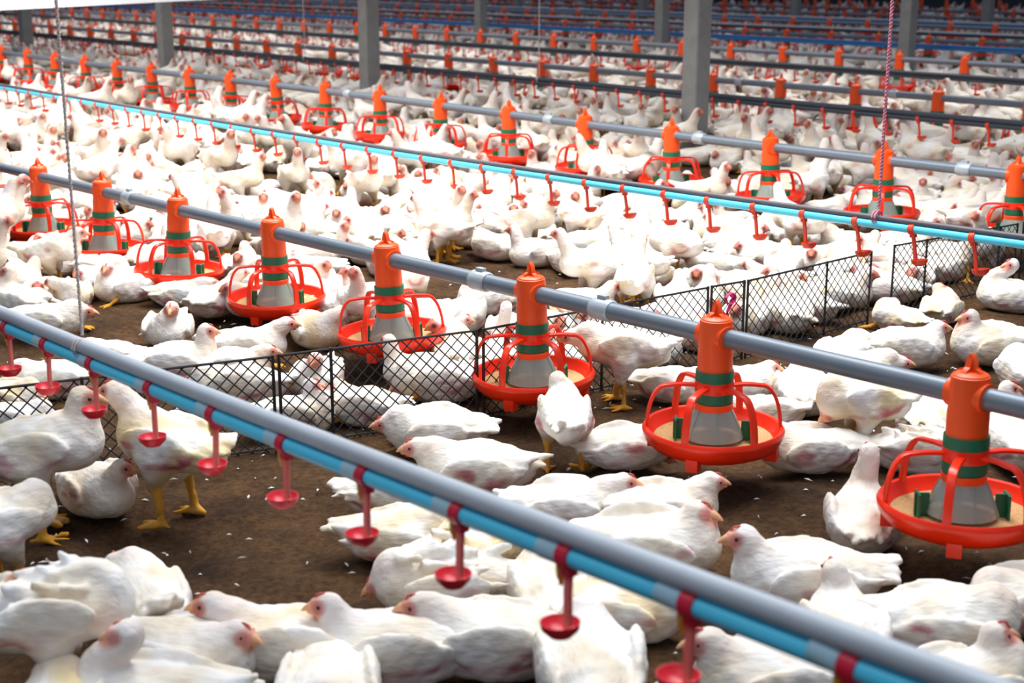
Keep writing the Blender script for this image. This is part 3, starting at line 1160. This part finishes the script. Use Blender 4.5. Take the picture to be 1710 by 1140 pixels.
# px of the body, image heading (0 right, 90 away, 180 left, 270 near), px of the head, heading of the face, s(it)/t(stand), size, options, label
HENS = [
    (62, 745, 8, 144, 664, 5, 't', 1.15, dict(cream=.5), 'big standing hen stretching its neck up to a red cup, yellow legs planted apart'),
    (282, 738, 152, 188, 652, 165, 't', 1.05, dict(cream=.9, pink=.7), 'cream standing hen with neck raised toward the drinker pipe, orange feet on bare soil'),
    (160, 815, -50, 204, 782, -5, 's', .95, dict(), 'hen crouching under the breast of the big standing hen, showing its dark eye'),
    (-2, 872, 40, 42, 826, -10, 't', .9, dict(), 'standing hen cut by the frame, only lowered head and breast in view'),
    (92, 1038, 10, 48, 985, 180, 't', 1.0, dict(ruffle=.9, pink=.2), 'preening hen with ruffled grey wings and head turned over its back'),
    (240, 995, 118, 192, 940, 115, 's', .95, dict(tail=.6, pink=1), 'hen seen from behind with a bare pink rear and raised tail'),
    (312, 1092, -22, 400, 1062, -25, 's', 1.0, dict(), 'hen lying with tan face pressed against the cream-breasted hen beside it'),
    (235, 1165, 178, 190, 1060, 182, 's', 1.0, dict(), 'hen at the bottom edge lifting a pale orange face in profile'),
    (485, 1070, 176, 348, 1010, 182, 's', 1.0, dict(cream=.6), 'plump hen with orange-stained breast, its raised head looking out over bare soil'),
    (548, 1160, -85, 552, 1195, -90, 's', 1.0, dict(), 'white hen cut by the bottom edge, only its rounded back in view'),
    (650, 1078, 180, 545, 1010, 182, 's', 1.0, dict(pink=1), 'hen with a pink wing seam, its raised head next to the orange-stained hen'),
    (818, 1062, 176, 697, 1012, 184, 's', 1.05, dict(), 'round white hen with pale orange beak resting between two hens under the cups'),
    (735, 968, 184, 634, 975, 188, 's', 1.0, dict(ruffle=.5), 'hen with fluffed spiky neck feathers and deep pink face, under a red cup'),
    (672, 890, 0, 705, 905, -5, 's', .9, dict(cream=.7), 'hen tucking its pink face beside a ragged cream hen below the blue pipe'),
    (800, 908, 62, 842, 880, 62, 's', .9, dict(cream=1, ruffle=.4), 'ragged cream-feathered hen below the blue pipe, its head hidden'),
    (915, 978, 95, 922, 930, 95, 's', .95, dict(pink=.7), 'bluish white hen with curved pink wing line behind a red cup'),
    (985, 1118, 92, 992, 1090, 90, 's', 1.1, dict(squat=-.01), 'largest round hen back at the bottom edge, smooth and headless'),
    (1040, 1014, -8, 1098, 1036, -25, 's', .9, dict(cream=.8), 'cream hen lowering a tan face below the couplers of the blue pipe'),
    (1292, 1130, 182, 1176, 1072, 183, 's', 1.05, dict(cream=.4, red=True), 'yellowish-necked hen with the reddest face, beside the last red cup'),
    (1338, 960, 180, 1238, 897, 182, 's', 1.05, dict(pink=.4), 'clean white hen sitting in profile with long tail and orange beak on open soil'),
    (1412, 1046, 88, 1390, 950, 100, 's', .9, dict(), 'hen facing away with cream neck stretched up, in front of the profile hen'),
    (1580, 1032, -2, 1688, 1035, -10, 's', 1.0, dict(pink=.9), 'hen with pink-streaked flank and blunt tail lying beyond the drinker pipe'),
    (1608, 1145, 20, 1664, 1058, 8, 's', 1.0, dict(), 'hen raising a flushed pink face, in front of the pink-streaked hen'),
    (1728, 1002, 178, 1692, 985, 190, 's', .95, dict(), 'hen cut by the frame beside the pink-streaked hen, only its head side in view'),
    (1456, 868, 78, 1466, 760, 100, 's', 1.0, dict(pink=.8), 'hen sitting bolt upright beside the largest pan with its neck stretched high'),
    (1348, 745, 182, 1268, 740, 185, 's', 1.0, dict(pink=.8), 'hen lying against the pan of the second largest feeder, tail to the bare soil'),
    (1045, 744, 8, 1110, 776, -15, 's', .9, dict(pink=.6), 'hen with drooping shaded head under the edge of the second largest pan'),
    (950, 840, 0, 1046, 805, -5, 's', .95, dict(), 'hen with round head raised and tapering cream tail behind the blue pipe'),
    (1112, 844, 6, 1192, 804, 5, 's', .95, dict(cream=.3), 'hen poking its purple face out over open soil, body behind another hen'),
    (1085, 908, 0, 1168, 856, -20, 's', 1.12, dict(), 'long white hen with upright breast behind the rail, face half turned'),
    (724, 716, 180, 642, 708, 185, 's', 1.0, dict(), 'hen with lowered pink face lying on soil just in front of the wire panel'),
    (790, 778, 178, 692, 747, 186, 's', 1.05, dict(pink=.6), 'hen with tan spot on its wing lying before the hen at the wire panel'),
    (945, 690, 92, 932, 632, 95, 't', .85, dict(cream=.3, pink=.6), 'standing hen seen from behind, bending its neck into the red pan'),
    (1038, 582, 180, 950, 562, 186, 't', .95, dict(cream=.5), 'tall standing cream hen reaching its head in over the red pan'),
    (716, 566, -4, 768, 536, 0, 's', .85, dict(), 'hen peeping out from behind a red pan with face toward bare soil'),
    (832, 592, 88, 846, 512, 95, 's', .85, dict(), 'hen behind the wire with a straight upright neck beside a red pan'),
    (815, 500, 186, 800, 464, 186, 's', .9, dict(), 'white hen sitting under the grey feed pipe beside its pale coupling'),
    (730, 634, 176, 666, 646, 190, 's', 1.0, dict(), 'lone hen behind the wire with dark face down and sloping back'),
    (620, 682, 165, 578, 652, 195, 's', .9, dict(), 'hen behind the wire in front of the pair, turned with red face aside'),
    (530, 628, -100, 527, 600, -105, 's', .9, dict(), 'hen facing out through the wire panel above two other netted hens'),
    (500, 696, 8, 533, 648, 5, 's', .9, dict(), 'hen behind the wire post with neck up, lower edge hid by the rail'),
    (395, 642, 182, 318, 640, 185, 's', 1.0, dict(cream=.4), 'large hen behind the wire panel that ends at the gap'),
    (282, 545, -86, 286, 516, -88, 's', 1.0, dict(), 'round hen facing the viewer on bare soil, pink throat in the middle'),
    (298, 604, 4, 346, 552, 2, 's', 1.0, dict(), 'white hen with slim raised neck just behind the grey rail'),
    (414, 574, 0, 482, 540, 2, 's', 1.0, dict(), 'large white hen in profile with tall neck and orange beak, behind the wire'),
    (392, 610, 0, 452, 586, -5, 's', .9, dict(), 'hen lying low before the tall-necked profile hen, its face at the wire edge'),
    (212, 478, -150, 182, 448, -100, 's', .95, dict(), 'hen squatting on soil between the cord and a pan, face turned forward'),
    (86, 418, 0, 134, 388, 5, 't', .9, dict(cream=.5), 'standing white hen with yellow feet by the vertical cord'),
    (36, 502, 150, 14, 452, 186, 's', 1.0, dict(), 'hen with bowed head at the frame edge above the drinker pipe'),
    (82, 532, 0, 146, 520, -5, 's', 1.0, dict(pink=.6), 'hen stretching a bare pink neck toward the vertical cord'),
    (182, 590, 172, 138, 588, 185, 's', .75, dict(), 'small white hen half hidden by the rail at the foot of the cord'),
    (85, 632, 186, 22, 628, 190, 's', .95, dict(), 'hen with pointed tail behind a red cup at the start of the drinker line'),
    (12, 662, -4, 62, 660, -20, 's', .85, dict(cream=.9), 'yellowish hen with reddish lowered face beneath the first cups'),
    (362, 498, 62, 402, 455, 40, 's', .95, dict(pink=.4), 'hen pushing its head into a red pan from the near side, yellow foot out'),
    (553, 512, -8, 578, 492, -60, 's', .9, dict(), 'hen resting between two red pans with reddened lowered face'),
    (305, 486, 4, 356, 470, 0, 's', .85, dict(cream=.4), 'shaded hen lying beneath a red pan of the nearest line'),
    (402, 442, 78, 410, 410, 60, 's', .9, dict(), 'hen with dark upright head behind two red pans'),
    (520, 446, 182, 494, 426, 190, 's', .9, dict(), 'hen with pink face close behind a red pan, soil beside it'),
    (16, 432, 172, 6, 396, 180, 's', .9, dict(), 'hen at the frame edge below the farthest pan of the nearest line'),
    (22, 702, 4, 58, 684, 0, 's', .9, dict(), 'hen behind the wire at the frame edge, above the big standing hen'),
    (112, 1178, 95, 106, 1104, 100, 's', 1.0, dict(cream=1), 'yellow upright neck of a hen at the bottom edge, by orange feet'),
    (1512, 578, 0, 1570, 546, 0, 's', 1.0, dict(pink=.3), 'white hen in profile with greyish head, alone on the soil by the wire gap'),
    (1500, 530, 120, 1492, 506, 100, 's', .85, dict(cream=.8), 'cream hen at the gap in the wire panels, seen from behind'),
    (1572, 514, 58, 1568, 480, 25, 's', .85, dict(cream=.9), 'yellowish hen sitting upright before the wire under the last cups'),
    (1660, 572, 180, 1618, 530, 186, 's', 1.1, dict(cream=.4), 'big hen with dropped pink face nearly touching the profile hen'),
    (1690, 492, 165, 1688, 442, 190, 's', 1.0, dict(), 'white hen with head against the wire below the second drinker line'),
    (1718, 622, 100, 1728, 590, 95, 's', 1.0, dict(), 'hen cut by the frame above the largest feeder cap'),
    (1232, 640, 0, 1288, 614, 2, 's', .95, dict(), 'hen with brownish face raised beside an orange feeder tube'),
    (1342, 648, 80, 1348, 625, 80, 's', 1.05, dict(), 'broad white back of a hen under the grey feed pipe'),
    (1440, 668, 188, 1388, 690, 200, 't', .9, dict(cream=.8), 'cream standing hen pecking downward under the feed pipe, one leg in sight'),
    (1428, 616, 0, 1508, 606, -3, 's', .95, dict(), 'hen showing a bright orange beak just above the feed pipe'),
    (1408, 590, 50, 1466, 578, 70, 's', .95, dict(), 'hen with white neck raised above the feed pipe, seen from behind'),
    (1545, 694, 78, 1560, 672, 80, 's', .95, dict(cream=.7), 'cream hen lying under the feed pipe by the largest feeder'),
    (1638, 690, 0, 1684, 648, 0, 's', .95, dict(), 'hen with pale orange face above the pipe beside the largest feeder tube'),
    (1692, 738, 98, 1702, 705, 95, 's', .95, dict(), 'white hen behind the largest feeder, back to the viewer'),
    (1535, 752, -10, 1580, 752, -20, 's', .9, dict(ruffle=.4), 'ruffled hen feeding at the far side of the largest pan'),
    (1124, 640, -25, 1126, 668, -25, 's', .85, dict(), 'hen dipping its head into the far side of the second largest pan'),
    (1272, 690, 190, 1232, 690, 200, 's', .85, dict(), 'white hen leaning on the far rim of the second largest pan'),
    (1114, 592, 0, 1152, 604, -20, 's', .85, dict(), 'hen behind the wire between two orange feeder tubes'),
    (655, 822, 0, 712, 812, 0, 's', .85, dict(), 'white hen mostly hidden behind the rail next to a red cup'),
]
HG = 'white hens of the flock'
hen_xy = []
NIND = 0


def world_dir(deg):
    a = math.radians(deg)
    return R * math.cos(a) + F * math.sin(a)


SPECS = []
HENS = [h[:7] + (h[7] * (.96 if h[6] == 't' else .98 if h[1] > 880 else .93),) + h[8:] for h in HENS]
for i, (bx, by, hd, hx, hy, fd, st, sz, op, lab) in enumerate(HENS):
    stand = st == 't'
    c = at_height(bx, by, (.188 if stand else .066) * sz)
    SPECS.append([c[0], c[1], c])
def fence_y(x):
    return float(np.interp(x, FENCE[:, 0], FENCE[:, 1]))


def fence_side(x, y, side, d):
    """keeps a body clear of the wire"""
    if x > 5.45:
        return y
    fy = fence_y(x)
    return max(y, fy + d) if side > 0 else min(y, fy - d)


SIDES = [1 if ('behind the wire' in h[9] or 'through the wire' in h[9]) else (1 if s[1] > fence_y(s[0]) + .03 else -1) for h, s in zip(HENS, SPECS)]
for h, i in zip(HENS, range(len(HENS))):
    if 'just in front of the wire' in h[9] or 'before the hen at the wire' in h[9] or h[6] == 't' and h[0] < 1200 and h[1] > 560:
        SIDES[i] = -1
# ease apart bodies that would sit inside one another
E2 = np.array([[s[0], s[1]] for s in SPECS])
E0 = E2.copy()
for _ in range(60):
    for i in range(len(E2)):
        for j in range(i):
            dv = E2[i] - E2[j]
            L = np.hypot(*dv)
            need = .165
            if L < need:
                if L < 1e-4:
                    dv = np.array([1e-3, 0])
                    L = 1e-3
                m = dv / L * (need - L) * .25
                E2[i] += m
                E2[j] -= m
        for fx, fy in FEEDERS:
            dv = E2[i] - np.array([fx, fy])
            L = np.hypot(*dv)
            if L < .235:
                E2[i] += dv / L * (.235 - L) * .3
    E2 += (E0 - E2) * .03
    for i in range(len(E2)):
        E2[i][1] = fence_side(E2[i][0], E2[i][1], SIDES[i], .13)

for i, (bx, by, hd, hx, hy, fd, st, sz, op, lab) in enumerate(HENS):
    op = dict(op)
    red = op.pop('red', False)
    stand = st == 't'
    c = SPECS[i][2]
    sh = np.array([E2[i][0] - c[0], E2[i][1] - c[1], 0])
    fwd = world_dir(hd)
    left = np.array([-fwd[1], fwd[0], 0])
    # the head lies on its own line of sight, as far ahead of the body as the neck reaches
    depth = float(c @ F) + .10 * sz * float(fwd @ F)
    d = ray(hx, hy)
    hw = d * (depth / float(d @ F)) + np.array([0, 0, CAMH])
    hl = hw - np.array([c[0], c[1], 0])
    local = np.array([hl @ fwd, hl @ left, hl[2]]) / sz
    nb = np.array([.088, 0, (.188 + .02 if stand else .068 + .008) + .03])
    off = local - nb
    L = np.linalg.norm(off)
    mx = .19 if stand else .16
    if L > mx:
        local = nb + off / L * mx
    local[2] = max(local[2], .032)
    fw = world_dir(fd)
    hdir = np.array([fw @ fwd, fw @ left])
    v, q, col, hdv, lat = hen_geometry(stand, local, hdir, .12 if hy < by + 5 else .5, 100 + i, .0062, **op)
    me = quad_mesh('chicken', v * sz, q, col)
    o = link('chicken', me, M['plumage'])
    o.location = (E2[i][0], E2[i][1], 0)
    o.rotation_euler = (0, 0, math.atan2(fwd[1], fwd[0]))
    tag(o, lab, 'chicken', HG)
    root = o
    face_parts(root, local, hdv, lat, sz, red)
    for ch in root.children:
        ch.scale = (sz, sz, sz)
    hen_xy.append((E2[i][0], E2[i][1]))
    NIND += 1

# ------------------------------------------------------------------ the flock beyond the wire
POSES = []
pr = random.Random(5)
for k in range(16):
    kind = k % 8
    stand = kind == 7
    zc = .188 if stand else .068
    yawd = pr.uniform(-1, 1)
    if kind == 0:                   # alert, neck up
        head = (.118, .02 * yawd, zc + pr.uniform(.09, .125))
        pit = .05
    elif kind in (1, 2):            # neck half raised
        head = (.125, .03 * yawd, zc + pr.uniform(.058, .085))
        pit = .12
    elif kind in (3, 4):            # resting, head drawn in
        head = (.122, .035 * yawd, zc + pr.uniform(.036, .055))
        pit = .15
    elif kind == 5:                 # head low
        head = (.175, .04 * yawd, .055)
        pit = .5
    elif kind == 6:                 # turned back
        head = (.07, .08 * (1 if yawd > 0 else -1), zc + .070)
        yawd = 2.2 * (1 if yawd > 0 else -1)
        pit = .2
    else:
        head = (.14, .03 * yawd, zc + .14)
        pit = .1
    POSES.append((stand, head, (math.cos(yawd), math.sin(yawd)), pit, 500 + k, dict(cream=pr.choice((0, 0, .4, .8)), pink=.4)))
MID = []
for stand, head, hdir, pit, sd, op in POSES:
    v, q, col, *_ = hen_geometry(stand, head, hdir, pit, sd, .0085, simple=True, **op)
    MID.append(quad_mesh('chicken_flock', v, q, col))
    MID[-1].materials.append(M['plumage'])


def holes(x, y):
    return math.sin(1.9 * x + .7 * y + 1.0) * math.sin(1.3 * y - .8 * x + 2.0) + .5 * math.sin(3.7 * x + 1.1) * math.sin(3.1 * y + .4)


def wanted(x, y):
    """where the flock lies"""
    if x < 2.45:
        return y > 5.1 and (x - .3) > 0
    if x < 5.5 and y < fence_y(x) + .14:
        return False
    if x < 3.3 and y < 5.2:
        return holes(x, y) < .1
    return holes(x, y) < .8 + (0 if x < 8 else .3)


cell = .25
cand = []
gx = np.arange(.3, 33, .05)


def scatter(x0, x1, dmin, tries, seed):
    """dart throwing on a grid"""
    r = random.Random(seed)
    grid = {}
    out = []
    area = (x1 - x0)
    for _ in range(tries):
        x = r.uniform(x0, x1)
        lo_, hi_ = max(.5, .36 * x), 2.9 * x + .6
        y = r.uniform(lo_, min(hi_, 78))
        if not wanted(x, y):
            continue
        gi, gj = int(x / dmin), int(y / dmin)
        ok = True
        for a in (-1, 0, 1):
            for bb in (-1, 0, 1):
                for (px, py) in grid.get((gi + a, gj + bb), ()):
                    if (px - x) ** 2 + (py - y) ** 2 < dmin * dmin:
                        ok = False
        if not ok:
            continue
        grid.setdefault((gi, gj), []).append((x, y))
        out.append((x, y))
    return out


def scatter_turned(x0, x1, gap, tries, seed, half=.085):
    """dart throwing of bodies that have a heading, so that neighbours lie side by side"""
    r = random.Random(seed)
    grid = {}
    out = []

    def three(x, y, a):
        c, s_ = math.cos(a) * half, math.sin(a) * half
        return ((x - c, y - s_), (x, y), (x + c, y + s_))
    for i, (x, y) in enumerate(hen_xy):
        a = math.atan2(*(world_dir(HENS[i][2])[:2][::-1]))
        grid.setdefault((int(x / .4), int(y / .4)), []).append(three(x, y, a))
    for fx, fy in FEEDERS:
        ring = tuple((fx + .12 * math.cos(k), fy + .12 * math.sin(k)) for k in np.linspace(0, 6.28, 9))
        grid.setdefault((int(fx / .4), int(fy / .4)), []).append(ring)
    for px, py, _l in posts[:4]:
        grid.setdefault((int(px / .4), int(py / .4)), []).append(((px, py),))
        for u, w_ in ((-.14, -.16), (.0, -.2), (.16, -.15), (-.30, -.14), (.30, -.18)):
            x, y = px + R[0] * u + F[0] * w_, py + R[1] * u + F[1] * w_
            a = r.uniform(-.5, .5) - YAW
            grid.setdefault((int(x / .4), int(y / .4)), []).append(three(x, y, a))
            out.append((x, y, a))
    g2 = gap * gap
    for _ in range(tries):
        x = r.uniform(x0, x1)
        y = r.uniform(max(.5, .36 * x), min(2.9 * x + .6, 22))
        if not wanted(x, y):
            continue
        a = r.uniform(-math.pi, math.pi)
        t = three(x, y, a)
        ok = True
        gi, gj = int(x / .4), int(y / .4)
        for da in (-1, 0, 1):
            for db in (-1, 0, 1):
                for o_ in grid.get((gi + da, gj + db), ()):
                    for px, py in o_:
                        for qx, qy in t:
                            if (px - qx) ** 2 + (py - qy) ** 2 < g2:
                                ok = False
                                break
                        if not ok:
                            break
                    if not ok:
                        break
                if not ok:
                    break
            if not ok:
                break
        if ok:
            grid.setdefault((gi, gj), []).append(t)
            out.append((x, y, a))
    return out


pts = scatter_turned(.6, 7.6, .096, 200000, 21)
ar = random.Random(77)
pts += [(x, y, ar.uniform(-math.pi, math.pi)) for x, y in scatter(7.6, 14.0, .172, 150000, 22) + scatter(14.0, 32.8, .29, 170000, 23)]
fe = np.array(FEEDERS)
he = np.array(hen_xy)
keep = []
for x, y, a in pts:
    sx, sy, sz_ = project((x, y, .1))
    if sx < -60 or sx > 2300 or sy < -25 or sz_ < 1:
        continue
    if 7.6 < x < 14 and np.min(np.hypot(fe[:, 0] - x, fe[:, 1] - y)) < .22:
        continue
    keep.append((sz_, x, y, a, 0 < sx < 1710))
keep.sort()
MIDN = 300 - NIND
near = [k for k in keep if k[4]][:MIDN]
ns = set(near)
far = [k for k in keep if k not in ns]

# labels by what each lies next to
labels = {}
taken = set()


def pick(cx, cy, dx, dy, lim):
    best, bi = lim, None
    for i, (_s, x, y, _a, _v) in enumerate(near):
        if i in labels:
            continue
        d = math.hypot(x - cx - dx, y - cy - dy)
        if d < best:
            best, bi = d, i
    return bi


rank = {}
f1s = sorted([f for f in FEEDERS if f[0] == 2.53], key=lambda f: f[1])
f2s = sorted([f for f in FEEDERS if f[0] == 5.5], key=lambda f: f[1])
FN, BN = -F[:2] * .3, F[:2] * .3
for n, (fx, fy) in enumerate(f2s, 1):
    for (dx, dy), w in ((FN, 'in front of'), (BN, 'behind'), (-R[:2] * .3, 'on the far side of'), (R[:2] * .3, 'on the near side of')):
        i = pick(fx, fy, dx, dy, .17)
        if i is not None:
            labels[i] = 'hen %s the %s pan from the near end, second feeder line' % (w, ordinal(n))
vis = sorted([y for x, y in CUPS if x == 4.0 and project((4.0, y, .3))[0] < 1700])
for n, y in enumerate(vis[:32], 1):
    for (dx, dy), w in (((0, 0), 'directly below'), (FN, 'just before'), (BN, 'just behind')):
        i = pick(4.0, y, dx, dy, .14)
        if i is not None:
            labels[i] = 'white hen %s the %s orange cup from the near end, second drinker line' % (w, ordinal(n))
for n, (fx, fy) in enumerate(f1s, 1):
    for (dx, dy), w in [(BN * (1.1 + .8 * k), 'behind' if k == 0 else '') for k in range(6)]:
        i = pick(fx, fy, dx, dy, .18)
        if i is not None:
            rank[n] = rank.get(n, 0) + 1
            w = ORD[rank[n] - 1] + ' hen behind'
            labels[i] = '%s the %s pan from the near end, nearest feeder line' % (w, ordinal(n))
for n, y in enumerate(vis[:24], 1):
    c_ = 1
    for k in range(1, 6):
        dx, dy = FN * (.55 + .75 * k)
        i = pick(4.0, y, dx, dy, .14)
        if i is not None:
            c_ += 1
            labels[i] = '%s hen in front of the %s orange cup from the near end, second drinker line' % (ORD[c_ - 1], ordinal(n))
hr = random.Random(9)


def zone(x, y):
    a = 'between nearest feeder line and second drinker line' if x < 4 else 'between second drinker line and second feeder line' if x < 5.5 else 'behind the second feeder line'
    if x < 2.53:
        a = 'before the far end of the nearest feeder line'
    k = int((y - 2.6) / 1.4)
    dst = 'in the near part' if k <= 0 else 'a third of the way along' if k == 1 else 'half way along' if k == 2 else 'in the far part'
    return a, dst


for i, (_s, x, y, ang, _v) in enumerate(near):
    k = hr.randrange(16)
    o = link('chicken', MID[k])
    s = hr.uniform(.82, .95)
    o.location = (x, y, 0)
    o.scale = (s, s, s)
    o.rotation_euler = (0, 0, ang)
    if i in labels:
        tag(o, labels[i], 'chicken', HG)
    else:
        a, dst = zone(x, y)
        how = 'standing' if POSES[k][0] else ('head low' if k % 8 == 5 else 'looking back' if k % 8 == 6 else 'neck drawn in' if k % 8 in (3, 4) else 'head raised')
        t = 'hen %s, packed %s' % (how, a)
        tag(o, t, 'chicken', 'flock hens %s %s' % (how, a))

# the rest of the flock, past counting
LOW, TINY = [], []
for j, (stand, head, hdir, pit, sd, op) in enumerate(POSES):
    if j % 2 == 0 or j in (7, 15):
        LOW.append(hen_geometry(stand, head, hdir, pit, sd, .015, simple=True, **op)[:3])
        TINY.append(hen_geometry(stand, head, hdir, pit, sd, .027, simple=True, legs=False, **op)[:3])
vs, qs, cs, n0 = [], [], [], 0
fr = np.random.default_rng(31)
for s_, x, y, a, _v in far:
    src = LOW if s_ < 14 else TINY
    v, q, c = src[fr.integers(len(src))]
    s = fr.uniform(.9, 1.1)
    ca, sa = math.cos(a) * s, math.sin(a) * s
    w = np.stack([v[:, 0] * ca - v[:, 1] * sa + x, v[:, 0] * sa + v[:, 1] * ca + y, v[:, 2] * s], -1)
    vs.append(w)
    qs.append(q + n0)
    cs.append(c * fr.uniform(.88, 1.0))
    n0 += len(w)
me = quad_mesh('chicken_flock_mass', np.concatenate(vs), np.concatenate(qs), np.concatenate(cs))
o = link('far_flock', me, M['plumage'])
tag(o, 'dense mass of distant white hens filling the house to the dark wall', 'flock', None, 'stuff')
print('hens', NIND, len(near), len(far), 'faces', len(me.polygons), 'labelled', len(labels))

# loose feathers and crumbs on the litter
b = MB()
for k in range(800):
    x, y = rng.uniform(.9, 4.2), rng.uniform(.6, 4.6)
    sx, sy, _z = project((x, y, 0))
    if not (-20 < sx < 1730 and sy < 1160):
        continue
    a, L, w = rng.uniform(0, 6.28), rng.uniform(.008, .028), rng.uniform(.003, .007)
    d = np.array([math.cos(a), math.sin(a), 0])
    t = np.array([-d[1], d[0], 0])
    p = np.array([x, y, .004])
    b.add([p - d * L / 2, p + t * w / 2 + [0, 0, .003], p + d * L / 2 + [0, 0, .004], p - t * w / 2 + [0, 0, .003], p + [0, 0, .006]],
          [(0, 1, 4), (1, 2, 4), (2, 3, 4), (3, 0, 4), (3, 2, 1, 0)])
o = b.build('loose_feathers', M['fluff'])
tag(o, 'tiny white feathers strewn over the brown litter', 'feathers', None, 'stuff')
